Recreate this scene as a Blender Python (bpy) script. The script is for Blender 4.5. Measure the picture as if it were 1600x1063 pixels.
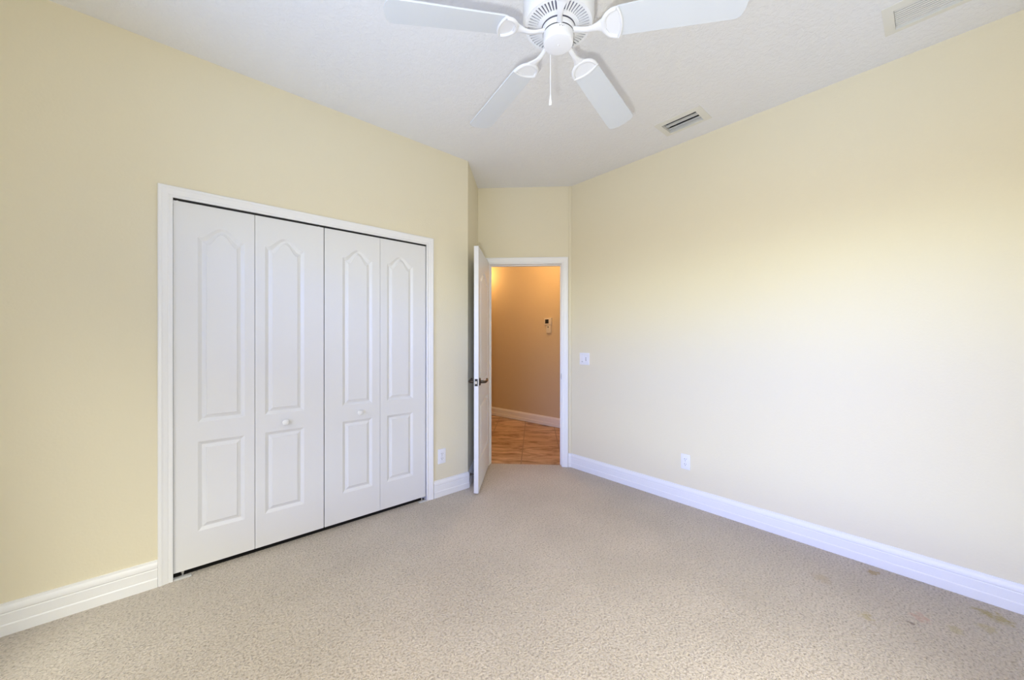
import bpy, bmesh, math, random
from mathutils import Matrix, Vector

for o in list(bpy.data.objects):
    bpy.data.objects.remove(o)
sc = bpy.context.scene
COL = sc.collection
S2 = 2 ** -.5
rad = math.radians

# ------------------------------------------------------------------ room measures (metres)
CAM_H = 1.2915
YC = 2.697            # closet wall plane (faces -Y)
XR = 2.974            # right wall plane (faces -X)
H = 2.848             # ceiling
X0, Y0 = -0.71, -0.70  # window wall and rear wall planes
KX, KY = XR, 2.437    # right corner, right wall meets the door wall
AX = 1.882            # outside corner of the closet wall
CX, CY = 2.298, 3.113  # inner corner, return wall meets the door wall
HB = (4.015, 5.046)   # hall far wall reference point
HD = Vector((0.10094, -0.99489))  # hall far wall direction

# ------------------------------------------------------------------ camera
cd = bpy.data.cameras.new('camera')
cam = bpy.data.objects.new('camera', cd)
COL.objects.link(cam)
cd.sensor_fit = 'HORIZONTAL'
cd.sensor_width = 36
cd.lens = 36 * 584.66 / 1600
cd.clip_start = .02
yaw, pit, rol = rad(48.361), rad(-.072), rad(.028)
fw = Vector((math.cos(yaw) * math.cos(pit), math.sin(yaw) * math.cos(pit), math.sin(pit)))
rt = Vector((math.sin(yaw), -math.cos(yaw), 0))
up = rt.cross(fw)
r2 = rt * math.cos(rol) + up * math.sin(rol)
u2 = up * math.cos(rol) - rt * math.sin(rol)
cam.matrix_world = Matrix(((r2.x, u2.x, -fw.x, 0), (r2.y, u2.y, -fw.y, 0), (r2.z, u2.z, -fw.z, CAM_H), (0, 0, 0, 1)))
sc.camera = cam

# ------------------------------------------------------------------ sky, lights, exposure
sc.view_settings.view_transform = 'Standard'
sc.view_settings.look = 'None'
sc.view_settings.gamma = 1
sc.view_settings.use_curve_mapping = False
sc.view_settings.exposure = 0.05

# what the two windows look out on: colour bands fitted for the light they give indoors;
# SKY[side] = colours from straight down to straight up (position on the ramp, colour)
SKY = {'west': [(0.0, (1.2, 3.0, 7.0)), (.47, (1.4, .9, .2)), (.53, (9.4, 11.2, 12.4)), (.60, (.4, 3.2, 18.0)), (.66, (3.1, 2.4, 1.4)), (1.0, (.2, .2, .3))],
       'south': [(0.0, (.1, .1, .1)), (.47, (.1, .1, .2)), (.53, (.3, .5, 1.0)), (.60, (.1, .1, .1)), (.66, (.2, .2, .2)), (1.0, (20.2, 20.0, 17.8))]}
world = bpy.data.worlds.new('sky')
sc.world = world
world.use_nodes = True
wn = world.node_tree
wn.nodes.clear()
w_out = wn.nodes.new('ShaderNodeOutputWorld')
w_bg = wn.nodes.new('ShaderNodeBackground')
w_tc = wn.nodes.new('ShaderNodeTexCoord')
w_sep = wn.nodes.new('ShaderNodeSeparateXYZ')
w_map = wn.nodes.new('ShaderNodeMapRange')
w_map.inputs['From Min'].default_value = -1
w_map.inputs['From Max'].default_value = 1
wn.links.new(w_tc.outputs['Generated'], w_sep.inputs[0])
wn.links.new(w_sep.outputs['Z'], w_map.inputs['Value'])
w_side = wn.nodes.new('ShaderNodeMath')
w_side.operation = 'SUBTRACT'
wn.links.new(w_sep.outputs['X'], w_side.inputs[0])
wn.links.new(w_sep.outputs['Y'], w_side.inputs[1])
w_fac = wn.nodes.new('ShaderNodeMapRange')
w_fac.inputs['From Min'].default_value = -.15
w_fac.inputs['From Max'].default_value = .15
wn.links.new(w_side.outputs[0], w_fac.inputs['Value'])
w_mix = wn.nodes.new('ShaderNodeMix')
w_mix.data_type = 'RGBA'
wn.links.new(w_fac.outputs[0], w_mix.inputs[0])
for k_, side in ((6, 'west'), (7, 'south')):
    w_rmp = wn.nodes.new('ShaderNodeValToRGB')
    el_ = w_rmp.color_ramp.elements
    st_ = SKY[side]
    el_[0].position, el_[0].color = st_[0][0], (*st_[0][1], 1)
    el_[1].position, el_[1].color = st_[-1][0], (*st_[-1][1], 1)
    for p_, c_ in st_[1:-1]:
        e_ = el_.new(p_)
        e_.color = (*c_, 1)
    wn.links.new(w_map.outputs[0], w_rmp.inputs[0])
    wn.links.new(w_rmp.outputs[0], w_mix.inputs[k_])
wn.links.new(w_mix.outputs[2], w_bg.inputs[0])
w_bg.inputs[1].default_value = 1.0
wn.links.new(w_bg.outputs[0], w_out.inputs[0])

WIN = (-.15, 2.10, .30, 2.15)   # window opening in the window wall: y0 y1 z0 z1
WIN_ADDED = (-.20, 1.80, .30, 2.15)    # unseen window added behind the camera for its light: x0 x1 z0 z1


def area(name, loc, target, sx, sy, energy, color, portal=False):
    l = bpy.data.lights.new(name, 'AREA')
    l.shape = 'RECTANGLE'
    l.size, l.size_y = sx, sy
    l.energy = energy
    l.color = color
    l.cycles.is_portal = portal
    o = bpy.data.objects.new(name, l)
    COL.objects.link(o)
    o.location = loc
    o.rotation_euler = (Vector(target) - Vector(loc)).to_track_quat('-Z', 'Y').to_euler()
    return o


yc_, zc_ = (WIN[0] + WIN[1]) / 2, (WIN[2] + WIN[3]) / 2
area('window_daylight', (X0 - .16, yc_, zc_), (5, yc_, zc_), WIN[1] - WIN[0], WIN[3] - WIN[2], 1, (1, 1, 1), portal=True)
xc_ = (WIN_ADDED[0] + WIN_ADDED[1]) / 2
area('window_daylight', (xc_, Y0 - .16, zc_), (xc_, 5, zc_), WIN_ADDED[1] - WIN_ADDED[0], WIN_ADDED[3] - WIN_ADDED[2], 1, (1, 1, 1), portal=True)
def point(name, loc, energy, color, r):
    l = bpy.data.lights.new(name, 'POINT')
    l.energy = energy
    l.color = color
    l.shadow_soft_size = r
    o = bpy.data.objects.new(name, l)
    COL.objects.link(o)
    o.location = loc
    return o


# the photographer's flash beside the camera: its head tipped up at the ceiling, its dome spilling all round
FLASH = 1.0
FL_AT = (-.08, .04, 1.14)
point('flash_dome', FL_AT, 30 * FLASH, (.95, .97, .96), .028)
fl_ = bpy.data.lights.new('flash_head', 'SPOT')
fl_.energy = 70 * FLASH
fl_.color = (.95, .97, .96)
fl_.shadow_soft_size = .028
fl_.spot_size = rad(135)
fl_.spot_blend = 1.0
flo_ = bpy.data.objects.new('flash_head', fl_)
COL.objects.link(flo_)
flo_.location = FL_AT
flo_.rotation_euler = (Vector((1.15, .95, 2.85)) - Vector(FL_AT)).to_track_quat('-Z', 'Y').to_euler()
point('hall_lamp_and_fill', (3.76, 5.24, 2.40), 15, (1, .56, .20), .06)
point('hall_lamp_and_fill', (3.40, 3.60, 2.45), 21, (1, .56, .20), .10)  # fill light added to brighten the right part of the hall wall


# ------------------------------------------------------------------ materials
def mat(name, color, rough=.6, metal=0.0, spec=.5):
    m = bpy.data.materials.new(name)
    m.use_nodes = True
    b = m.node_tree.nodes['Principled BSDF']
    b.inputs['Base Color'].default_value = (*color, 1)
    b.inputs['Roughness'].default_value = rough
    b.inputs['Metallic'].default_value = metal
    b.inputs['Specular IOR Level'].default_value = spec
    return m


def nd(m, kind, **kw):
    n = m.node_tree.nodes.new(kind)
    for k, v in kw.items():
        if k in n.inputs:
            n.inputs[k].default_value = v
        else:
            setattr(n, k, v)
    return n


def ln(m, a, b):
    m.node_tree.links.new(a, b)


def bsdf(m):
    return m.node_tree.nodes['Principled BSDF']


def bump(m, height, strength, dist):
    b = nd(m, 'ShaderNodeBump')
    b.inputs['Strength'].default_value = strength
    b.inputs['Distance'].default_value = dist
    ln(m, height, b.inputs['Height'])
    ln(m, b.outputs[0], bsdf(m).inputs['Normal'])
    return b


def noise(m, scale, detail=2.0, rough=.5):
    tc = nd(m, 'ShaderNodeNewGeometry')
    n = nd(m, 'ShaderNodeTexNoise')
    n.inputs['Scale'].default_value = scale
    n.inputs['Detail'].default_value = detail
    n.inputs['Roughness'].default_value = rough
    ln(m, tc.outputs['Position'], n.inputs['Vector'])
    return n


def ramp(m, fac, stops):
    r = nd(m, 'ShaderNodeValToRGB')
    el = r.color_ramp.elements
    el[0].position, el[0].color = stops[0][0], (*stops[0][1], 1)
    el[1].position, el[1].color = stops[-1][0], (*stops[-1][1], 1)
    for p, c in stops[1:-1]:
        e = el.new(p)
        e.color = (*c, 1)
    ln(m, fac, r.inputs[0])
    return r


def paint(name, color, rough, scale, strength, dist):
    m = mat(name, color, rough, spec=.35)
    n = noise(m, scale, 3, .55)
    bump(m, n.outputs['Fac'], strength, dist)
    return m


M = {}
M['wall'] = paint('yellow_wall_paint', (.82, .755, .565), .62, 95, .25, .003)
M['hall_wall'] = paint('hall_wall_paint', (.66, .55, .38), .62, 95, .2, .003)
M['trim'] = mat('white_trim_paint', (.89, .89, .88), .38)
M['door'] = paint('white_door_paint', (.80, .80, .79), .42, 220, .08, .001)
M['fan'] = mat('white_fan_enamel', (.80, .81, .82), .32)
M['fan_blade'] = mat('white_fan_blade', (.66, .69, .71), .45)
M['fan_core'] = mat('grey_motor_core', (.24, .24, .32), .6)
M['plate'] = mat('white_plastic', (.87, .87, .90), .35)
M['dark'] = mat('black_slot', (.015, .015, .016), .6)
M['slot'] = mat('grey_slot', (.10, .10, .11), .5)
M['closet_shade'] = mat('closet_shade_black', (.035, .033, .03), .9)  # near-black base colour stands in for the shade inside the closet
M['zinc'] = mat('zinc_plate', (.62, .62, .60), .45)
M['bronze'] = mat('dark_bronze', (.085, .066, .048), .30, .9)
M['nickel'] = mat('worn_nickel', (.55, .52, .46), .28, 1.0)
M['steel'] = mat('zinc_steel', (.62, .62, .60), .35, .9)
M['rubber'] = mat('black_rubber', (.02, .02, .02), .6)
M['vent_frame'] = mat('cream_vent_enamel', (.78, .77, .70), .5)
M['vent_blade'] = mat('grey_vent_blade', (.52, .53, .52), .45)
M['grille_blade'] = mat('cream_grille_blade', (.78, .77, .72), .5)
M['duct'] = mat('duct_dark', (.018, .018, .016), .8)
M['duct_grey'] = mat('duct_grey', (.16, .16, .18), .8)
M['knob'] = mat('white_knob', (.84, .84, .81), .3)
M['beige_plastic'] = mat('beige_plastic', (.72, .66, .56), .4)
M['frame_alu'] = mat('white_window_frame', (.8, .8, .8), .4)

m = mat('glass', (1, 1, 1), .02)
m.node_tree.nodes.clear()
go = nd(m, 'ShaderNodeOutputMaterial')
mx = nd(m, 'ShaderNodeMixShader')
mx.inputs[0].default_value = .06
t_ = nd(m, 'ShaderNodeBsdfTransparent')
g_ = nd(m, 'ShaderNodeBsdfGlossy')
g_.inputs['Roughness'].default_value = .02
ln(m, t_.outputs[0], mx.inputs[1])
ln(m, g_.outputs[0], mx.inputs[2])
ln(m, mx.outputs[0], go.inputs[0])
M['glass'] = m

# ceiling: knock-down texture
m = mat('knockdown_ceiling', (.84, .84, .835), .85, spec=.2)
n1 = noise(m, 42, 4, .6)
rp = ramp(m, n1.outputs['Fac'], [(.42, (0, 0, 0)), (.56, (1, 1, 1))])
bump(m, rp.outputs[0], .32, .004)
M['ceiling'] = m

# carpet: twisted pile with a few worn stains
m = mat('beige_carpet', (.5, .45, .38), .95, spec=.1)
geo = nd(m, 'ShaderNodeNewGeometry')
nz = nd(m, 'ShaderNodeTexNoise')
nz.inputs['Scale'].default_value = 105
nz.inputs['Detail'].default_value = 3
nz.inputs['Distortion'].default_value = .25
ln(m, geo.outputs['Position'], nz.inputs['Vector'])
big = nd(m, 'ShaderNodeTexNoise')
big.inputs['Scale'].default_value = 2.2
big.inputs['Detail'].default_value = 3
ln(m, geo.outputs['Position'], big.inputs['Vector'])
cr1 = ramp(m, nz.outputs['Fac'], [(.30, (.315, .27, .215)), (.47, (.56, .50, .425)), (.70, (.69, .62, .54))])
cr2 = ramp(m, big.outputs['Fac'], [(.35, (.93, .93, .93)), (.65, (1.05, 1.05, 1.05))])
mul = nd(m, 'ShaderNodeMix', data_type='RGBA', blend_type='MULTIPLY')
mul.inputs[0].default_value = 1
ln(m, cr1.outputs[0], mul.inputs[6])
ln(m, cr2.outputs[0], mul.inputs[7])
last = mul.outputs[2]
wob = nd(m, 'ShaderNodeTexNoise')
wob.inputs['Scale'].default_value = 38
wob.inputs['Detail'].default_value = 2
ln(m, geo.outputs['Position'], wob.inputs['Vector'])
for (sx, sy, sr, col, amt) in ((2.874, .219, .034, (.36, .25, .09), .75), (2.597, .398, .050, (.46, .36, .20), .40),
                               (2.398, .211, .032, (.46, .38, .16), .55), (2.491, .069, .016, (.22, .16, .12), .7),
                               (2.575, .037, .040, (.58, .34, .27), .45), (2.852, -.160, .040, (.38, .30, .10), .65),
                               (2.834, -.209, .052, (.40, .32, .10), .70), (2.701, -.168, .034, (.46, .39, .17), .5),
                               (2.578, -.069, .036, (.46, .41, .20), .45)):
    vs = nd(m, 'ShaderNodeVectorMath', operation='DISTANCE')
    vs.inputs[1].default_value = (sx, sy, 0)
    ln(m, geo.outputs['Position'], vs.inputs[0])
    ad = nd(m, 'ShaderNodeMath', operation='MULTIPLY_ADD')
    ln(m, wob.outputs['Fac'], ad.inputs[0])
    ad.inputs[1].default_value = .11
    ad.inputs[2].default_value = -.055
    sm = nd(m, 'ShaderNodeMath', operation='ADD')
    ln(m, vs.outputs['Value'], sm.inputs[0])
    ln(m, ad.outputs[0], sm.inputs[1])
    mr = nd(m, 'ShaderNodeMapRange')
    mr.inputs['From Min'].default_value = sr
    mr.inputs['From Max'].default_value = sr * .35
    mr.inputs['To Max'].default_value = min(.95, amt * 1.25)
    ln(m, sm.outputs[0], mr.inputs['Value'])
    mi = nd(m, 'ShaderNodeMix', data_type='RGBA')
    ln(m, mr.outputs[0], mi.inputs[0])
    ln(m, last, mi.inputs[6])
    mi.inputs[7].default_value = (*col, 1)
    last = mi.outputs[2]
ln(m, last, bsdf(m).inputs['Base Color'])
bump(m, nz.outputs['Fac'], 1.0, .016)
M['carpet'] = m
bsdf(m).inputs['Sheen Weight'].default_value = .6
bsdf(m).inputs['Sheen Roughness'].default_value = .6
bsdf(m).inputs['Sheen Tint'].default_value = (.9, .82, .74, 1)

# hall tile: square tan tiles with brown streaks, set square to the door wall
m = mat('tan_streaked_tile', (.5, .4, .3), .42)
geo = nd(m, 'ShaderNodeNewGeometry')
mp = nd(m, 'ShaderNodeMapping')
mp.inputs['Rotation'].default_value = (0, 0, rad(-45))
ln(m, geo.outputs['Position'], mp.inputs['Vector'])
st = nd(m, 'ShaderNodeMapping')
st.inputs['Scale'].default_value = (3.2, 1.2, 1)
st.inputs['Rotation'].default_value = (0, 0, rad(8))
ln(m, mp.outputs[0], st.inputs['Vector'])
sn = nd(m, 'ShaderNodeTexNoise')
sn.inputs['Scale'].default_value = 2.6
sn.inputs['Detail'].default_value = 6
sn.inputs['Roughness'].default_value = .62
sn.inputs['Distortion'].default_value = .7
ln(m, st.outputs[0], sn.inputs['Vector'])
tr = ramp(m, sn.outputs['Fac'], [(.34, (.22, .115, .055)), (.48, (.46, .30, .19)), (.64, (.66, .47, .33))])
br = nd(m, 'ShaderNodeTexBrick')
br.offset = 0
br.inputs['Scale'].default_value = 1
br.inputs['Brick Width'].default_value = .433
br.inputs['Row Height'].default_value = .433
br.inputs['Mortar Size'].default_value = .006
br.inputs['Mortar Smooth'].default_value = .3
br.inputs['Mortar'].default_value = (.30, .20, .13, 1)
of = nd(m, 'ShaderNodeVectorMath', operation='ADD')
of.inputs[1].default_value = (-.02, .299, 0)
ln(m, mp.outputs[0], of.inputs[0])
ln(m, of.outputs[0], br.inputs['Vector'])
ln(m, tr.outputs[0], br.inputs['Color1'])
ln(m, tr.outputs[0], br.inputs['Color2'])
ln(m, br.outputs['Color'], bsdf(m).inputs['Base Color'])
inv = nd(m, 'ShaderNodeMath', operation='SUBTRACT')
inv.inputs[0].default_value = 1
ln(m, br.outputs['Fac'], inv.inputs[1])
bump(m, inv.outputs[0], .5, .003)
M['tile'] = m


# ------------------------------------------------------------------ mesh helpers
def box(bm, x0, x1, y0, y1, z0, z1, bev=0.0, mtx=None):
    vs = [bm.verts.new(v) for v in ((x0, y0, z0), (x1, y0, z0), (x1, y1, z0), (x0, y1, z0),
                                    (x0, y0, z1), (x1, y0, z1), (x1, y1, z1), (x0, y1, z1))]
    fs = [bm.faces.new([vs[i] for i in q]) for q in
          ((0, 3, 2, 1), (4, 5, 6, 7), (0, 1, 5, 4), (1, 2, 6, 5), (2, 3, 7, 6), (3, 0, 4, 7))]
    if mtx is not None:
        bmesh.ops.transform(bm, matrix=mtx, verts=vs)
    if bev:
        es = list({e for f in fs for e in f.edges})
        bmesh.ops.bevel(bm, geom=es, offset=bev, segments=2, profile=.6, affect='EDGES')


def prism(bm, pts, z0, z1):
    """vertical prism over a plan polygon"""
    a = [bm.verts.new((x, y, z0)) for x, y in pts]
    b = [bm.verts.new((x, y, z1)) for x, y in pts]
    n = len(pts)
    bm.faces.new(a[::-1])
    bm.faces.new(b)
    for i in range(n):
        bm.faces.new((a[i], a[(i + 1) % n], b[(i + 1) % n], b[i]))


def slab(bm, pts, y0, y1):
    """polygon in x,z given thickness along y"""
    a = [bm.verts.new((x, y0, z)) for x, z in pts]
    b = [bm.verts.new((x, y1, z)) for x, z in pts]
    n = len(pts)
    bm.faces.new(a)
    bm.faces.new(b[::-1])
    for i in range(n):
        bm.faces.new((a[(i + 1) % n], a[i], b[i], b[(i + 1) % n]))


def rrect(x0, x1, z0, z1, r, k=5):
    out = []
    for cx, cz, a0 in ((x1 - r, z0 + r, -90), (x1 - r, z1 - r, 0), (x0 + r, z1 - r, 90), (x0 + r, z0 + r, 180)):
        for i in range(k + 1):
            a = rad(a0 + 90 * i / k)
            out.append((cx + r * math.cos(a), cz + r * math.sin(a)))
    return out


def lathe(bm, prof, n=48, cap=True, mtx=None):
    rings = []
    new = []
    for r, z in prof:
        if r < 1e-6:
            v = bm.verts.new((0, 0, z))
            rings.append([v])
            new.append(v)
        else:
            ring = [bm.verts.new((r * math.cos(2 * math.pi * i / n), r * math.sin(2 * math.pi * i / n), z)) for i in range(n)]
            rings.append(ring)
            new += ring
    for a, b in zip(rings, rings[1:]):
        if len(a) == 1 and len(b) == 1:
            continue
        for i in range(n):
            j = (i + 1) % n
            if len(a) == 1:
                bm.faces.new((a[0], b[i], b[j]))
            elif len(b) == 1:
                bm.faces.new((a[i], a[j], b[0]))
            else:
                bm.faces.new((a[i], a[j], b[j], b[i]))
    if cap:
        for ring in (rings[0], rings[-1]):
            if len(ring) > 1:
                bm.faces.new(ring)
    if mtx is not None:
        bmesh.ops.transform(bm, matrix=mtx, verts=new)


def tube(bm, pts, radii, n=10, closed=False):
    pts = [Vector(p) for p in pts]
    if not isinstance(radii, (list, tuple)):
        radii = [radii] * len(pts)
    rings = []
    L = len(pts)
    ref = Vector((0, 0, 1))
    for i, p in enumerate(pts):
        a = pts[(i - 1) % L] if (closed or i > 0) else pts[i]
        b = pts[(i + 1) % L] if (closed or i < L - 1) else pts[i]
        t = (b - a).normalized()
        rf = ref if abs(t.dot(ref)) < .95 else Vector((1, 0, 0))
        u = t.cross(rf).normalized()
        w = u.cross(t).normalized()
        rr = radii[i]
        ru, rw = rr if isinstance(rr, tuple) else (rr, rr)
        rings.append([bm.verts.new(p + u * ru * math.cos(2 * math.pi * k / n) + w * rw * math.sin(2 * math.pi * k / n)) for k in range(n)])
    m_ = L if closed else L - 1
    for i in range(m_):
        a, b = rings[i], rings[(i + 1) % L]
        for k in range(n):
            j = (k + 1) % n
            bm.faces.new((a[k], a[j], b[j], b[k]))
    if not closed:
        bm.faces.new(rings[0])
        bm.faces.new(rings[-1])


def obj(name, bm, m, parent=None, loc=None, rotz=0, smooth=35):
    bmesh.ops.recalc_face_normals(bm, faces=bm.faces)
    lim = rad(smooth)
    for f in bm.faces:
        f.smooth = True
    for e in bm.edges:
        e.smooth = len(e.link_faces) == 2 and e.calc_face_angle(0) < lim
    me = bpy.data.meshes.new(name)
    bm.to_mesh(me)
    bm.free()
    me.materials.append(m)
    o = bpy.data.objects.new(name, me)
    COL.objects.link(o)
    if parent is not None:
        o.parent = parent
    if loc is not None:
        o.location = loc
    o.rotation_euler = (0, 0, rotz)
    return o


def NB():
    return bmesh.new()


def tag(o, label, cat, group=None, kind=None):
    o['label'] = label
    o['category'] = cat
    if group:
        o['group'] = group
    if kind:
        o['kind'] = kind
    return o


def thing(name, label, cat, loc, rotz=0, group=None, kind=None):
    o = bpy.data.objects.new(name, None)
    o.empty_display_size = .05
    COL.objects.link(o)
    o.location = loc
    o.rotation_euler = (0, 0, rotz)
    return tag(o, label, cat, group, kind)


def struct(name, bm, m, label, cat, loc=None, rotz=0, smooth=35):
    o = obj(name, bm, m, None, loc, rotz, smooth)
    return tag(o, label, cat, None, 'structure')


# ------------------------------------------------------------------ the room shell
WT = .12
OX0, OX1, OZ = -.043, 1.490, 2.058           # rough closet opening
bm = NB()
box(bm, X0 - WT, OX0, YC, YC + WT, 0, H)
prism(bm, [(OX1, YC), (AX, YC), (AX - .05, YC + WT), (OX1, YC + WT)], 0, H)
box(bm, OX0, OX1, YC, YC + WT, OZ, H)
struct('wall_left', bm, M['wall'], 'pale yellow wall holding the white closet doors', 'wall')

bm = NB()
prism(bm, [(AX, YC), (CX, CY), (CX + .05, CY + .05), (CX - .10, CY + .10), (AX - .045, YC + .105)], 0, H)
struct('wall_return', bm, M['wall'], 'narrow yellow return wall behind the open door', 'wall')

# door wall, built in its own frame: local -x = distance from the right corner
RO0, RO1, ROZ = .082, .852, 2.080            # rough door opening
DW = (KX, KY, 0)
DR = rad(-45)
TL = .9567                                    # length of door wall to the inner corner
bm = NB()
box(bm, -RO0, .05, 0, WT, 0, H)
box(bm, -TL - .05, -RO1, 0, WT, 0, H)
box(bm, -RO1, -RO0, 0, WT, ROZ, H)
struct('wall_back', bm, M['wall'], 'short yellow wall around the open doorway', 'wall', DW, DR)

bm = NB()
prism(bm, [(XR, Y0 - WT), (XR + WT, Y0 - WT), (XR + WT, KY + .05), (XR, KY)], 0, H)
struct('wall_right', bm, M['wall'], 'long bare pale yellow wall on the right', 'wall')

bm = NB()
box(bm, X0 - WT, WIN_ADDED[0], Y0 - WT, Y0, 0, H)
box(bm, WIN_ADDED[1], XR + WT, Y0 - WT, Y0, 0, H)
box(bm, WIN_ADDED[0], WIN_ADDED[1], Y0 - WT, Y0, 0, WIN_ADDED[2])
box(bm, WIN_ADDED[0], WIN_ADDED[1], Y0 - WT, Y0, WIN_ADDED[3], H)
struct('wall_front', bm, M['wall'], 'yellow wall behind the camera', 'wall')

bm = NB()
box(bm, X0 - WT, X0, Y0, WIN[0], 0, H)
box(bm, X0 - WT, X0, WIN[1], YC, 0, H)
box(bm, X0 - WT, X0, WIN[0], WIN[1], 0, WIN[2])
box(bm, X0 - WT, X0, WIN[0], WIN[1], WIN[3], H)
struct('wall_window', bm, M['wall'], 'yellow wall with the daylight window, left of the camera', 'wall')



def window(name, label, loc, rotz, hw, hh):
    """local x: outwards is negative, y along the wall"""
    w = thing(name, label, 'window', loc, rotz, None, 'structure')
    bm = NB()
    for a in ((-hw, -hw + .05, 0, hh), (hw - .05, hw, 0, hh), (-hw + .05, hw - .05, 0, .05), (-hw + .05, hw - .05, hh - .05, hh),
              (-hw + .05, hw - .05, hh / 2 - .02, hh / 2 + .02)):
        box(bm, -.09, -.04, a[0], a[1], a[2], a[3], .003)
    obj('window_frame', bm, M['frame_alu'], w)
    bm = NB()
    box(bm, -.067, -.063, -hw + .05, hw - .05, .05, hh - .05)
    obj('window_pane', bm, M['glass'], w)
    bm = NB()
    box(bm, -.04, .03, -hw - .03, hw + .03, -.022, 0, .004)
    obj('window_sill', bm, M['trim'], w)


window('window_1', 'white framed window in the wall left of the camera', (X0, (WIN[0] + WIN[1]) / 2, WIN[2]), 0, (WIN[1] - WIN[0]) / 2, WIN[3] - WIN[2])
window('window_added', 'white framed window added for its light in the wall behind the camera', ((WIN_ADDED[0] + WIN_ADDED[1]) / 2, Y0, WIN_ADDED[2]), rad(90), (WIN_ADDED[1] - WIN_ADDED[0]) / 2, WIN_ADDED[3] - WIN_ADDED[2])

# carpet floor
bm = NB()
TH = .045                                     # carpet ends under the door, this deep into the door wall
p_in = (KX - RO0 * S2 + TH * S2, KY + RO0 * S2 + TH * S2)
p_out = (KX - RO1 * S2 + TH * S2, KY + RO1 * S2 + TH * S2)
prism(bm, [(X0 - WT, Y0 - WT), (XR + .02, Y0 - WT), (XR + .02, KY), (KX - RO0 * S2, KY + RO0 * S2), p_in, p_out,
           (KX - RO1 * S2, KY + RO1 * S2), (CX + .02, CY + .02), (CX - .05, CY + .03), (AX, YC + .05), (AX - .02, YC + .034), (X0 - WT, YC + .034)], -.10, 0)
struct('floor', bm, M['carpet'], 'beige cut pile carpet with a few small stains', 'floor')

# ceiling with two openings for the air vents
V1 = (2.612, 2.758, 1.068, 1.315)             # supply vent clear opening x0 x1 y0 y1
V2 = (2.512, 2.676, -.41, .128)               # return grille clear opening
bm = NB()
xs = sorted({X0 - WT, V2[0], V1[0], V2[1], V1[1], XR + WT})
ys = sorted({Y0 - WT, V2[2], V2[3], V1[2], V1[3], CY + .2})
for i in range(len(xs) - 1):
    for j in range(len(ys) - 1):
        mx_, my_ = (xs[i] + xs[i + 1]) / 2, (ys[j] + ys[j + 1]) / 2
        if any(v[0] < mx_ < v[1] and v[2] < my_ < v[3] for v in (V1, V2)):
            continue
        box(bm, xs[i], xs[i + 1], ys[j], ys[j + 1], H, H + .12)
bmesh.ops.remove_doubles(bm, verts=bm.verts, dist=1e-5)
seen = {}
for f in list(bm.faces):                      # drop the inner faces between neighbouring pieces
    k = tuple(sorted(v.index for v in f.verts)) if False else frozenset(f.verts)
    seen.setdefault(k, []).append(f)
for fl in seen.values():
    if len(fl) > 1:
        for f in fl:
            bm.faces.remove(f)
struct('ceiling', bm, M['ceiling'], 'white knockdown textured ceiling', 'ceiling')

# closet behind the doors, its shade painted in as near black
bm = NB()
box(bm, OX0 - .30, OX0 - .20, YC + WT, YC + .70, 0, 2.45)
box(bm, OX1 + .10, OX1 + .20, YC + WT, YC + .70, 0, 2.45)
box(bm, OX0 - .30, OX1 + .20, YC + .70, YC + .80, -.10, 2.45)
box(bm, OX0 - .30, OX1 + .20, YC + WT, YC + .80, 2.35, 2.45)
box(bm, OX0 - .30, OX1 + .2, YC + .035, YC + .70, -.10, -.004)  # closet floor, blackened to give the dark band under the doors
struct('wall_closet', bm, M['closet_shade'], 'inside of the closet behind the bifold doors, shade painted near black', 'wall')

# hall beyond the door
HR = math.atan2(HD.y, HD.x)
bm = NB()
box(bm, -1.6, 3.3, 0, .1, 0, 2.75)
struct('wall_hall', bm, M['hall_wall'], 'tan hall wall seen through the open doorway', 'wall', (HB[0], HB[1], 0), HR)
bm = NB()
box(bm, 1.35, 1.45, 3.35, 6.5, 0, 2.75)
box(bm, 1.35, 4.3, 6.4, 6.5, 0, 2.75)
box(bm, XR + WT, 4.5, 2.2, 2.3, 0, 2.75)
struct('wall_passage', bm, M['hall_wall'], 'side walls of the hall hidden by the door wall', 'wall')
bm = NB()
prism(bm, [(p_in[0] - .0, p_in[1]), (KX - RO0 * S2 + WT * S2, KY + RO0 * S2 + WT * S2), (XR + WT, KY + .1), (XR + WT, 2.2), (4.6, 2.2), (4.3, 6.5),
           (1.4, 6.5), (1.4, 3.52), (CX - .10, CY + .17), (KX - RO1 * S2 + WT * S2, KY + RO1 * S2 + WT * S2), p_out], -.10, -.006)
struct('floor_hall', bm, M['tile'], 'tan and brown streaked square tile floor of the hall', 'floor')
bm = NB()
prism(bm, [(KX + WT * .7, KY + WT * .7), (XR + WT, KY + .12), (XR + WT, 2.2), (4.6, 2.2), (4.3, 6.5), (1.4, 6.5), (1.4, 3.52), (CX - .10, CY + .25),
           (CX + WT * .5, CY + WT * .8)], 2.75, 2.847)
struct('ceiling_hall', bm, M['ceiling'], 'hall ceiling hidden above the doorway', 'ceiling')

# ------------------------------------------------------------------ baseboards
BB = [(0, 0), (.0165, 0), (.0165, .044), (.0150, .047), (.0128, .049), (.0128, .092), (.0112, .095), (.0112, .098),
      (.0140, .101), (.0140, .110), (.0120, .121), (.0080, .128), (.0070, .138), (0, .138)]


def baseboard(name, x0, x1, origin, rotz, label, e0=0.0, e1=0.0, m=None):
    bm = NB()
    a = [bm.verts.new((x0 - e0 * d, -d, z)) for d, z in BB]
    b = [bm.verts.new((x1 + e1 * d, -d, z)) for d, z in BB]
    n = len(BB)
    bm.faces.new(a)
    bm.faces.new(b[::-1])
    for i in range(n):
        bm.faces.new((a[i], b[i], b[(i + 1) % n], a[(i + 1) % n]))
    return struct(name, bm, m or M['trim'], label, 'baseboard', origin, rotz, 20)


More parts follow.
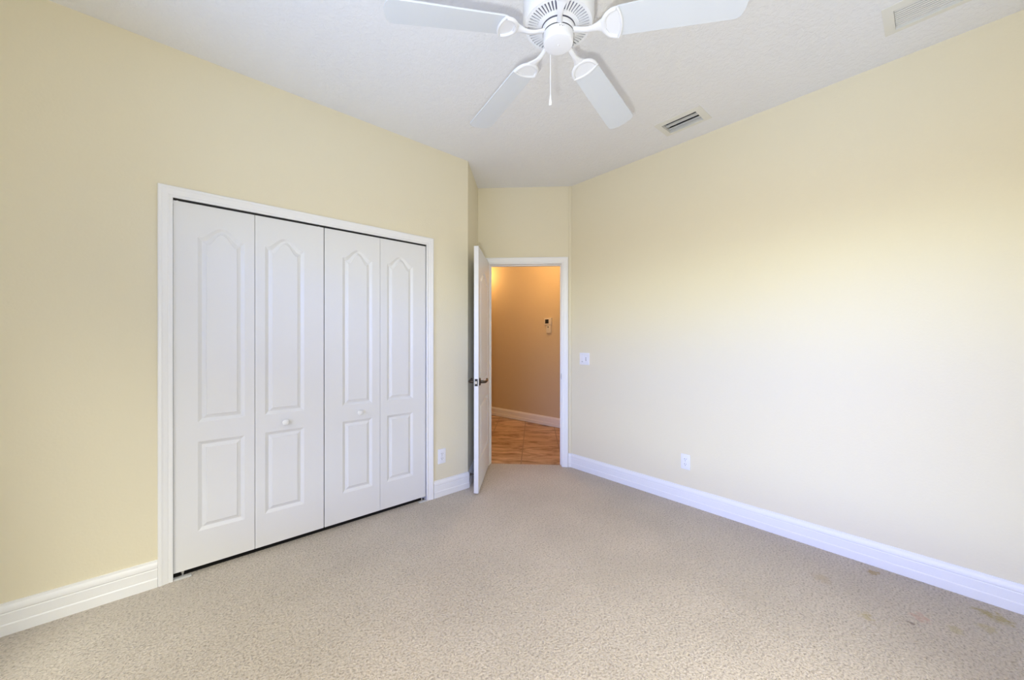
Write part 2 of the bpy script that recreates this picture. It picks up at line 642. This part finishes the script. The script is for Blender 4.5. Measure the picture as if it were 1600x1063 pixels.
T22 = math.tan(rad(22.5))
baseboard('baseboard_left', X0, -.0855, (0, YC, 0), 0, 'white baseboard left of the closet')
baseboard('baseboard_corner', 1.5415, AX, (0, YC, 0), 0, 'short white baseboard between closet and outside corner', 0, T22)
baseboard('baseboard_return', 0, .588, (AX, YC, 0), rad(45), 'white baseboard in shade behind the open door', T22, -1)
baseboard('baseboard_back', -.031, 0, DW, DR, 'sliver of white baseboard right of the doorway', 0, -T22)
baseboard('baseboard_right', 0, KY - Y0, DW, rad(-90), 'long white baseboard along the right wall', -T22, -1)
baseboard('baseboard_front', X0, XR, (0, Y0, 0), rad(180), 'white baseboard behind the camera').location = (X0 + XR, Y0, 0)
baseboard('baseboard_hall', -1.5, 3.2, (HB[0], HB[1], 0), HR, 'hall baseboard below the tan wall')

# ------------------------------------------------------------------ casings
CP = [(0, 0), (0, .010), (.004, .0115), (.010, .0115), (.014, .0095), (.018, .0095), (.022, .0120), (.034, .0135),
      (.042, .0150), (.045, .0170), (.054, .0170), (.058, .0150), (.060, .0110), (.060, 0)]


def casing(name, xa, xb, zt, origin, rotz, label, sc_=1.0):
    bm = NB()
    rows = []
    for u, d in CP:
        u *= sc_
        rows.append([bm.verts.new(v) for v in ((xa - u, -d, 0), (xa - u, -d, zt + u), (xb + u, -d, zt + u), (xb + u, -d, 0))])
    n = len(rows)
    for i in range(n):
        a, b = rows[i], rows[(i + 1) % n]
        for k in range(3):
            bm.faces.new((a[k], a[k + 1], b[k + 1], b[k]))
    for k in (0, 3):
        bm.faces.new([r[k] for r in rows])
    return struct(name, bm, M['trim'], label, 'trim', origin, rotz, 25)


CZ = 2.0485
casing('trim_1', -.0255, 1.4795, CZ, (0, YC, 0), 0, 'white moulded casing framing the closet doors')
DO0, DO1, DZ = .100, .834, 2.062             # clear door opening, distance from the right corner
casing('trim_2', -DO1 - .005, -DO0 + .005, DZ + .006, DW, DR, 'white moulded casing framing the open doorway', 1.03)

# closet jamb lining and black top track
bm = NB()
box(bm, OX0, -.0285, YC, YC + WT, 0, 2.058)
box(bm, 1.4825, OX1, YC, YC + WT, 0, 2.058)
box(bm, -.0285, 1.4825, YC + .055, YC + WT, 2.050, 2.058)
struct('trim_3', bm, M['trim'], 'white lining of the closet opening', 'trim')
t = thing('bifold_track', 'black track above the closet doors', 'track', (.727, YC + .012, 2.0395), 0)
bm = NB()
box(bm, -.752, .752, -.004, .042, .0, .018)
obj('rail', bm, M['dark'], t)
for px_ in (-.735, -.035):
    bm = NB()
    lathe(bm, [(.004, -.004), (.004, .0005)], 12, True, Matrix.Translation((px_, -.003, 0)))
    obj('pivot_pin', bm, M['steel'], t)

# door jamb with stop, in door wall frame
bm = NB()
box(bm, -DO0, -RO0, 0, WT, 0, ROZ)
box(bm, -RO1, -DO1, 0, WT, 0, ROZ)
box(bm, -DO1, -DO0, 0, WT, DZ, ROZ)
box(bm, -DO0 - .010, -DO0, .045, .080, 0, DZ)
box(bm, -DO1, -DO1 + .010, .045, .080, 0, DZ)
box(bm, -DO1 + .010, -DO0 - .010, .045, .080, DZ - .010, DZ)
j = struct('trim_4', bm, M['trim'], 'white door jamb and stop inside the doorway', 'trim', DW, DR)
bm = NB()
box(bm, -DO0 - .0015, -DO0 + .001, .012, .034, .885, .945, .0008)
sp = obj('strike_plate', bm, M['bronze'], j)
bm = NB()
box(bm, -DO0 - .0022, -DO0 - .001, .017, .029, .902, .930)
obj('latch_hole', bm, M['dark'], sp)

# painted strip in the corner right of the door
bm = NB()
box(bm, -.0275, -.003, -.007, .002, .139, H, .002)
struct('trim_5', bm, M['wall'], 'yellow painted strip in the corner right of the doorway', 'trim', DW, DR)


# ------------------------------------------------------------------ panelled leaves
def outline(x0, x1, z0, zs, za, ins):
    """panel outline; za > zs gives the arched top"""
    x0, x1, z0 = x0 + ins, x1 - ins, z0 + ins
    pts = [(x0, z0), (x1, z0)]
    if za <= zs:
        return pts + [(x1, zs - ins), (x0, zs - ins)]
    N = 28
    for i in range(N + 1):
        u = 1 - 2 * i / N
        q = min(1, abs(u) / .88)
        f = .5 * (1 + math.cos(math.pi * q))
        f = f ** .74
        pts.append(((x0 + x1) / 2 + u * (x1 - x0) / 2, zs + (za - zs) * f - ins * (1 - .12 * f)))
    return pts


RINGS = [(.0, .0), (.0165, .0100), (.0200, .0104), (.0350, .0042), (.0375, .0010), (.0400, .0006)]


def leaf(bm, w, z0, z1, th, panels, both=False, deep=1.0):
    def face(y, sgn):
        c = [bm.verts.new(v) for v in ((0, y, z0), (w, y, z0), (w, y, z1), (0, y, z1))]
        edges = [bm.edges.new((c[i], c[(i + 1) % 4])) for i in range(4)]
        for p in (panels if (both or sgn > 0) else ()):
            rings = []
            for ins, d in RINGS:
                rings.append([bm.verts.new((x, y + sgn * d * deep, z)) for x, z in outline(*p, ins)])
            n = len(rings[0])
            edges += [bm.edges.new((rings[0][i], rings[0][(i + 1) % n])) for i in range(n)]
            for a, b in zip(rings, rings[1:]):
                for i in range(n):
                    jn = (i + 1) % n
                    bm.faces.new((a[i], a[jn], b[jn], b[i]))
            bm.faces.new(rings[-1])
        bmesh.ops.triangle_fill(bm, edges=edges, use_beauty=True, use_dissolve=False)
        return c
    a = face(0, 1)
    b = face(th, -1)
    for i in range(4):
        jn = (i + 1) % 4
        bm.faces.new((a[i], a[jn], b[jn], b[i]))


def knob(bm):
    lathe(bm, [(.0, .0), (.010, .0), (.009, .008), (.0085, .009), (.0155, .012), (.0190, .0165), (.0178, .0215), (.011, .0255), (0, .0268)], 28, False,
          Matrix.Rotation(rad(90), 4, 'X'))


LZ0, LZ1 = .034, 2.037


def bifold(name, label, x, leaves, knob_x, brk):
    t = thing(name, label, 'door', (x, YC + .004, 0), 0, 'bifold closet doors', 'structure')
    for (a, b, pa, pb) in leaves:
        bm = NB()
        leaf(bm, b - a, LZ0, LZ1, .030, [(pa - a, pb - a, .228, .724, .724), (pa - a, pb - a, .832, 1.858, 1.921)])
        obj('door_panel', bm, M['door'], t, (a - x, 0, 0), 0, 7)
    bm = NB()
    knob(bm)
    obj('knob', bm, M['knob'], t, (knob_x - x, 0, .773))
    # bottom pivot bracket and pin
    bm = NB()
    box(bm, -.036, .036, -.018, .014, .002, .005, .0008)
    box(bm, -.036, .036, -.0195, -.018, .001, .010)
    bk = obj('pivot_bracket', bm, M['zinc'], t, (brk - x, 0, 0))
    bm = NB()
    lathe(bm, [(.004, .005), (.004, .022), (.007, .022), (.007, .028), (.004, .028), (.004, .036)], 14, True, Matrix.Translation((0, .008, 0)))
    obj('pivot_pin', bm, M['steel'], bk)
    return t


bifold('door_1', 'white bifold closet door on the left, two arched panels wide', -.024,
       [(-.0245, .3370, .0765, .2895), (.3395, .7198, .3905, .6035)], .497, .013)
bifold('door_2', 'white bifold closet door on the right, nearer the open doorway', .7245,
       [(.7254, 1.1025, .8405, 1.0450), (1.1050, 1.4725, 1.1560, 1.3660)], .9545, 1.445)

# room door, standing open a quarter turn into the room
LW = .735
d3 = thing('door_3', 'white two panel arched door standing open into the room', 'door',
           (KX - .838 * S2 - .020 * S2, KY + .838 * S2 - .020 * S2, 0), rad(45 + 180), None, 'structure')
# local x runs from the hinge towards the room, local y = away from the opening (-y faces the opening)
d3.rotation_euler = (0, 0, rad(-135))


def flip(bm):
    bmesh.ops.scale(bm, vec=(1, -1, 1), verts=bm.verts)


bm = NB()
leaf(bm, LW, .018, 2.066, .037, [(.115, LW - .115, .262, .752, .752), (.115, LW - .115, .905, 1.838, 1.905)], True, 1.35)
flip(bm)
obj('door_slab', bm, M['door'], d3, None, 0, 7)
# hinges on the hidden edge
for z in (.25, 1.05, 1.85):
    bm = NB()
    lathe(bm, [(.006, -.045), (.006, .045)], 12, True, Matrix.Translation((-.006, -.042, z)))
    obj('hinge', bm, M['bronze'], d3)
LVZ = .935


def lever(side):
    """side -1: the face away from the opening, +1: the face towards the opening"""
    t_ = bpy.data.objects.new('lever_handle', None)
    s = side
    bm = NB()
    rot = Matrix.Rotation(rad(-90 * s), 4, 'X')
    base = Matrix.Translation((LW - .062, 0 if s > 0 else -.037, LVZ)) @ rot
    lathe(bm, [(0, 0), (.033, 0), (.033, .004), (.028, .009), (.016, .011), (.012, .014)], 32, True, base)
    y0 = 0 if s > 0 else -.037
    pts = [(LW - .062, y0 + s * .012, LVZ), (LW - .062, y0 + s * .034, LVZ), (LW - .068, y0 + s * .047, LVZ), (LW - .085, y0 + s * .052, LVZ + .001),
           (LW - .130, y0 + s * .053, LVZ + .003), (LW - .160, y0 + s * .052, LVZ + .005), (LW - .172, y0 + s * .050, LVZ + .009), (LW - .176, y0 + s * .048, LVZ + .013)]
    tube(bm, pts, [.0125, .0120, .0120, .0115, .0110, .0105, .0100, .0095], 14)
    return bm


obj('lever_handle', lever(1), M['bronze'], d3)['label'] = 'dark bronze lever handle'
obj('lever_handle', lever(-1), M['bronze'], d3)['label'] = 'dark bronze lever handle'
bm = NB()
box(bm, LW - .0005, LW + .0018, -.031, -.006, LVZ - .030, LVZ + .030, .0008)
lp = obj('latch_plate', bm, M['rubber'], d3)
bm = NB()
slab(bm, [(0, -.011), (.011, -.011), (.011, .011), (0, .011)], -.024, -.013)
bmesh.ops.translate(bm, vec=(LW + .001, 0, LVZ), verts=bm.verts)
obj('latch_bolt', bm, M['nickel'], lp)

# door stop screwed to the return wall baseboard
ds = thing('door_stop', 'dark rigid door stop on the baseboard behind the open door', 'door stop', (AX + .045 * S2, YC + .045 * S2, .100), rad(45))
bm = NB()
rotm = Matrix.Rotation(rad(90), 4, 'X')
lathe(bm, [(.0, .013), (.013, .013), (.012, .018), (.005, .021), (.0045, .052)], 20, True, rotm)
obj('rod', bm, M['bronze'], ds)
bm = NB()
lathe(bm, [(.0045, .050), (.011, .052), (.011, .064), (.008, .068), (0, .069)], 20, True, rotm)
obj('rubber_tip', bm, M['rubber'], ds)


# ------------------------------------------------------------------ outlets and switch (local -y faces the room)
def outlet(label, loc, rotz, w=.0715, h=.117):
    t = thing('wall_outlet', label, 'outlet', loc, rotz)
    bm = NB()
    box(bm, -w / 2, w / 2, -.0055, .001, -h / 2, h / 2, .0022)
    obj('cover_plate', bm, M['plate'], t)
    for s in (1, -1):
        bm = NB()
        slab(bm, rrect(-.017, .017, s * .0195 - .0145, s * .0195 + .0145, .009), -.0078, -.004)
        r = obj('receptacle', bm, M['plate'], t)
        bm = NB()
        for xx, hh_ in ((-.0065, .0048), (.0065, .0040)):
            box(bm, xx - .0013, xx + .0013, -.0083, -.0072, s * .0195 + .003 - hh_, s * .0195 + .003 + hh_)
        slab(bm, rrect(-.0026, .0026, s * .0195 - .0112, s * .0195 - .006, .0025), -.0083, -.0072)
        obj('slot', bm, M['slot'], r)
    bm = NB()
    lathe(bm, [(0, .0075), (.0028, .0072), (.003, .005)], 12, False, Matrix.Rotation(rad(90), 4, 'X'))
    obj('screw', bm, M['steel'], t)
    return t


outlet('white duplex outlet between the closet casing and the outside corner', (1.6205, YC, .328), 0, .072, .120)
outlet('white duplex outlet low on the long right wall', (XR, 1.2895, .332), rad(-90))

sw = thing('light_switch', 'white two gang switch plate on the right wall beside the doorway', 'switch', (XR, 2.2705, 1.1025), rad(-90))
bm = NB()
box(bm, -.058, .058, -.0055, .001, -.0585, .0585, .0022)
obj('cover_plate', bm, M['plate'], sw)
bm = NB()
box(bm, -.040, -.007, -.0085, -.004, -.0335, .0335, .0015)
obj('rocker', bm, M['plate'], sw)
bm = NB()
box(bm, -.033, -.014, -.0092, -.0080, -.0295, -.0265)
obj('dimmer_mark', bm, M['slot'], sw)
bm = NB()
slab(bm, rrect(.008, .040, -.0335, .0335, .006), -.0075, -.004)
fr = obj('switch_insert', bm, M['plate'], sw)
bm = NB()
box(bm, .0165, .0235, -.0082, -.0070, -.017, .015)
obj('slot', bm, M['slot'], fr)
bm = NB()
box(bm, .0245, .0325, -.0150, -.0070, -.012, .012, .002)
obj('toggle', bm, M['plate'], sw)

# ------------------------------------------------------------------ hall controls
th = thing('thermostat', 'beige wall thermostat with dark screen in the hall', 'thermostat',
           (HB[0] + HD.x * 1.226, HB[1] + HD.y * 1.226, 1.563), HR)
bm = NB()
box(bm, -.066, .066, -.028, .001, -.052, .052, .005)
obj('case', bm, M['beige_plastic'], th)
bm = NB()
box(bm, -.046, .018, -.0295, -.026, -.032, .030, .001)
obj('screen', bm, M['dark'], th)
hs = thing('wall_control', 'small beige control box below the hall thermostat', 'control',
           (HB[0] + HD.x * 1.238, HB[1] + HD.y * 1.238, 1.449), HR)
bm = NB()
box(bm, -.042, .042, -.024, .001, -.059, .058, .004)
obj('case', bm, M['beige_plastic'], hs)
bm = NB()
lathe(bm, [(0, .030), (.009, .029), (.011, .022)], 20, False, Matrix.Translation((-.006, 0, .030)) @ Matrix.Rotation(rad(90), 4, 'X'))
obj('dial', bm, M['slot'], hs)


# ------------------------------------------------------------------ air vents (local origin at ceiling level)
def vent_frame(bm, w, l, ow, ol, d=.009):
    """sloped picture frame: clear opening w x l, outer ow x ol"""
    def ring(a, b, z):
        return [bm.verts.new((sx * a / 2, sy * b / 2, z)) for sx, sy in ((-1, -1), (1, -1), (1, 1), (-1, 1))]
    rs = [ring(ow, ol, 0), ring(ow, ol, -.003), ring(w + .006, l + .006, -d), ring(w, l, -d), ring(w, l, .03), ring(w + .004, l + .004, .03), ring(w + .004, l + .004, 0)]
    n = len(rs)
    for i in range(n):
        a, b = rs[i], rs[(i + 1) % n]
        for k in range(4):
            q = (k + 1) % 4
            bm.faces.new((a[k], a[q], b[q], b[k]))


def duct(bm, w, l, z1):
    vs = [[bm.verts.new((sx * w / 2, sy * l / 2, z)) for sx, sy in ((-1, -1), (1, -1), (1, 1), (-1, 1))] for z in (.031, z1)]
    for k in range(4):
        q = (k + 1) % 4
        bm.faces.new((vs[0][k], vs[0][q], vs[1][q], vs[1][k]))
    bm.faces.new(vs[1])


def blade_strip(bm, x, tilt, width, l, z, curve=.004):
    n = 6
    th_ = .0012
    rows = []
    for i in range(n + 1):
        u = (i / n - .5)
        lx = u * width
        lz = curve * (1 - 4 * u * u)
        c, s = math.cos(rad(tilt)), math.sin(rad(tilt))
        rows.append((x + lx * c - lz * s, z + lx * s + lz * c))
    pts = rows + [(a, b + th_) for a, b in rows[::-1]]
    va = [bm.verts.new((a, -l / 2, b)) for a, b in pts]
    vb = [bm.verts.new((a, l / 2, b)) for a, b in pts]
    k = len(pts)
    bm.faces.new(va)
    bm.faces.new(vb[::-1])
    for i in range(k):
        bm.faces.new((va[i], vb[i], vb[(i + 1) % k], va[(i + 1) % k]))


cx_, cy_ = (V1[0] + V1[1]) / 2, (V1[2] + V1[3]) / 2
w1, l1 = V1[1] - V1[0] - .008, V1[3] - V1[2] - .008
v = thing('ceiling_vent', 'small cream ceiling vent with wide grey blades in front of the fan', 'vent', (cx_, cy_, H))
bm = NB()
vent_frame(bm, w1, l1, .208, .322)
obj('frame', bm, M['vent_frame'], v)
bm = NB()
duct(bm, w1 + .003, l1 + .003, .11)
obj('duct', bm, M['duct'], v)
for bx, tl, bw in ((-.046, 0, .011), (-.010, 2, .039), (.038, 6, .025)):
    bm = NB()
    blade_strip(bm, bx, tl, bw, l1 - .006, .006, .006)
    obj('blade', bm, M['vent_blade'], v)
for yy in (-.06, .06):
    bm = NB()
    box(bm, -w1 / 2, w1 / 2, yy - .001, yy + .001, .018, .028)
    obj('brace', bm, M['duct'], v)

cx_, cy_ = (V2[0] + V2[1]) / 2, (V2[2] + V2[3]) / 2
w2, l2 = V2[1] - V2[0] - .006, V2[3] - V2[2] - .006
v = thing('return_grille', 'long cream ceiling grille with thin slats at the top right', 'vent', (cx_, cy_, H))
bm = NB()
vent_frame(bm, w2, l2, .232, .610)
obj('frame', bm, M['vent_frame'], v)
bm = NB()
duct(bm, w2 + .003, l2 + .003, .11)
obj('duct', bm, M['duct_grey'], v)
for i in range(10):
    bm = NB()
    blade_strip(bm, -w2 / 2 + (i + .5) * w2 / 10, -8, .0100, l2 - .002, .001, .0006)
    obj('slat', bm, M['grille_blade'], v)

# ------------------------------------------------------------------ ceiling fan
FX, FY = 1.121, .986
fan = thing('ceiling_fan', 'white five blade ceiling fan with pull chain', 'ceiling fan', (FX, FY, H))
zz = lambda z: z - H
bm = NB()
lathe(bm, [(.0, zz(2.776)), (.022, zz(2.776)), (.045, zz(2.784)), (.064, zz(2.806)), (.070, zz(2.84)), (.070, zz(2.848))], 48, True)
obj('canopy', bm, M['fan'], fan)
bm = NB()
lathe(bm, [(.0125, zz(2.70)), (.0125, zz(2.80))], 24, True)
obj('downrod', bm, M['fan'], fan)
bm = NB()
lathe(bm, [(.128, zz(2.536)), (.1285, zz(2.529)), (.131, zz(2.529)), (.1370, zz(2.540)), (.1395, zz(2.556)), (.1395, zz(2.636)), (.137, zz(2.650)), (.120, zz(2.672)),
           (.085, zz(2.688)), (.045, zz(2.694)), (.034, zz(2.700)), (.028, zz(2.722)), (.0, zz(2.724))], 72, False)
obj('motor_housing', bm, M['fan'], fan)
bm = NB()
lathe(bm, [(0, zz(2.540)), (.128, zz(2.540)), (.128, zz(2.548)), (0, zz(2.548))], 60, False)
obj('motor_core', bm, M['fan_core'], fan)
# vent grille: inner ring, outer ring, radial bars on a shallow cone
bm = NB()
cz_ = lambda r: zz(2.521) + (r - .066) * .13
NS = 54


def conering(r0, r1, a0, a1, n):
    rows = []
    for i in range(n + 1):
        a = a0 + (a1 - a0) * i / n
        c, s = math.cos(a), math.sin(a)
        rows.append([bm.verts.new((r * c, r * s, cz_(r) + dz)) for r, dz in ((r0, 0), (r1, 0), (r1, .004), (r0, .004))])
    for p, q in zip(rows, rows[1:]):
        for k in range(4):
            kk = (k + 1) % 4
            bm.faces.new((p[k], q[k], q[kk], p[kk]))
    return rows


conering(.066, .083, 0, 2 * math.pi, 90)
conering(.120, .129, 0, 2 * math.pi, 90)
for i in range(NS):
    a = 2 * math.pi * i / NS
    conering(.0825, .1205, a - .029, a + .029, 1)
obj('vent_grille', bm, M['fan'], fan)
bm = NB()
lathe(bm, [(0, zz(2.498)), (.062, zz(2.498)), (.0645, zz(2.502)), (.0645, zz(2.516)), (.060, zz(2.519)), (0, zz(2.519))], 56, False)
obj('flywheel', bm, M['fan'], fan)
bm = NB()
lathe(bm, [(.0605, zz(2.4945)), (.0605, zz(2.4985))], 56, True)
obj('gap_shade', bm, M['dark'], fan)  # black ring put in for the shade of the gap above the cup
bm = NB()
lathe(bm, [(0, zz(2.456)), (.050, zz(2.456)), (.0555, zz(2.4575)), (.0585, zz(2.462)), (.0595, zz(2.470)), (.0600, zz(2.4945)), (0, zz(2.4945))], 56, False)
obj('switch_cup', bm, M['fan'], fan)
bm = NB()
lathe(bm, [(0, zz(2.4535)), (.003, zz(2.4540)), (.0042, zz(2.456))], 16, False)
obj('cap_screw', bm, M['fan'], fan)
# small grey markings on the side of the cup that faces the camera
bm = NB()
base_a = math.atan2(-FY, -FX)
for k, (da, dz, wa, wz) in enumerate(((.10, .0, .05, .0028), (.20, .002, .035, .002), (.27, -.001, .045, .0028), (.36, .001, .03, .002))):
    a0 = base_a + da
    vs = []
    for (sa, sz) in ((-1, -1), (1, -1), (1, 1), (-1, 1)):
        a = a0 + sa * wa / 2
        vs.append(bm.verts.new((.0603 * math.cos(a), .0603 * math.sin(a), zz(2.4865) + dz + sz * wz / 2)))
    f = bm.faces.new(vs)
    e = bmesh.ops.extrude_face_region(bm, geom=[f])
    for q in e['geom']:
        if isinstance(q, bmesh.types.BMVert):
            q.co.x *= .985
            q.co.y *= .985
obj('cup_marking', bm, M['slot'], fan)

# blades and blade irons share one frame: x outward, y across
BR0, BR1, BW0, BW1 = .205, .652, .114, .133


def half(r):
    return (BW0 + (BW1 - BW0) * (r - .25) / .40) / 2


def blade_mesh():
    bm = NB()
    pts = []
    rc = .025
    h1 = half(BR1)
    for i in range(9):
        a = rad(-90 + 90 * i / 8)
        pts.append((BR1 - rc + rc * math.cos(a), -h1 + rc + rc * math.sin(a)))
    pts[4:5] = pts[4:5]
    for i in range(1, 6):
        u = i / 6
        pts.append((BR1 + .006 * math.sin(math.pi * u), (-h1 + rc) + u * 2 * (h1 - rc)))
    for i in range(9):
        a = rad(90 * i / 8)
        pts.append((BR1 - rc + rc * math.cos(a), h1 - rc + rc * math.sin(a)))
    h0 = half(BR0)
    rc = .03
    for i in range(7):
        a = rad(90 + 90 * i / 6)
        pts.append((BR0 + rc + rc * math.cos(a), h0 - rc + rc * math.sin(a)))
    for i in range(7):
        a = rad(180 + 90 * i / 6)
        pts.append((BR0 + rc + rc * math.cos(a), -h0 + rc + rc * math.sin(a)))
    prism(bm, pts, -.003, .003)
    es = [e for e in bm.edges if abs(e.verts[0].co.z - e.verts[1].co.z) < 1e-6]
    bmesh.ops.bevel(bm, geom=es, offset=.0012, segments=1, affect='EDGES')
    return bm


def iron_mesh():
    bm = NB()
    c0, R0 = .226, .0590
    hub = [(c0 + R0 * math.cos(rad(a)) * .96, R0 * math.sin(rad(a))) for a in range(90, 271, 10)]
    chord = []
    for i in range(0, 13):
        u = -1 + 2 * i / 12
        chord.append((c0 + .004 + .014 * (1 - u * u), u * R0 * .985))
    loop = hub + chord
    # recessed plate under the blade
    prism(bm, loop, -.0070, -.0035)
    # raised rim: a broad band on the hub side, a thin lip towards the blade
    tube(bm, [(c0 + (x - c0) * .90, y * .90, -.0085) for x, y in hub], [(.0062 + .0030 * math.sin(math.pi * i / 18), .0060) for i in range(19)], 12)
    tube(bm, [(x, y, -.0080) for x, y in chord], [(.0048, .0052)] * 13, 10)
    # neck flaring from the flywheel into the half moon
    N = 12
    rows = []
    for i in range(N + 1):
        u = i / N
        x = .050 + u * (.186 - .050)
        hw_ = .0125 - .003 * math.sin(math.pi * min(1, u * 1.25)) + .022 * max(0, (u - .62) / .38) ** 2
        zc = -.003 - .010 * math.sin(math.pi * u) ** 2 - .003 * u
        tk = .0055
        rows.append([bm.verts.new(p) for p in ((x, -hw_, zc - tk * .4), (x, -hw_ * .6, zc - tk), (x, hw_ * .6, zc - tk), (x, hw_, zc - tk * .4), (x, hw_, zc + tk * .6), (x, -hw_, zc + tk * .6))])
    for p, q in zip(rows, rows[1:]):
        for k in range(6):
            kk = (k + 1) % 6
            bm.faces.new((p[k], q[k], q[kk], p[kk]))
    bm.faces.new(rows[0])
    bm.faces.new(rows[-1][::-1])
    return bm


blade0 = obj('blade', blade_mesh(), M['fan_blade'], fan)
iron0 = obj('blade_iron', iron_mesh(), M['fan'], fan, smooth=50)
PITCH, DROOP, PH = rad(-10.9), math.atan(.109), 154.1
for k in range(5):
    b = blade0 if k == 0 else blade0.copy()
    i_ = iron0 if k == 0 else iron0.copy()
    if k:
        COL.objects.link(b)
        COL.objects.link(i_)
        b.parent = fan
        i_.parent = fan
    mx_ = Matrix.Translation((0, 0, zz(2.511))) @ Matrix.Rotation(rad(PH - 72 * k), 4, 'Z') @ Matrix.Rotation(DROOP, 4, 'Y') @ Matrix.Rotation(PITCH, 4, 'X')
    b.matrix_basis = mx_
    i_.matrix_basis = mx_

# pull chain hanging at the far side of the cup
CHX, CHY = 1.1345 - FX, 1.0403 - FY
bm = NB()
tube(bm, [(CHX, CHY, zz(2.475)), (CHX, CHY, zz(2.29))], .0018, 8)
pc = obj('pull_chain', bm, M['fan'], fan)
bm = NB()
lathe(bm, [(0, .046), (.0018, .046), (.0030, .040), (.0056, .020), (.0066, .010), (.0060, .002), (.0042, 0), (0, 0)], 20, False, Matrix.Translation((CHX, CHY, zz(2.249))))
obj('pull_knob', bm, M['fan'], pc)
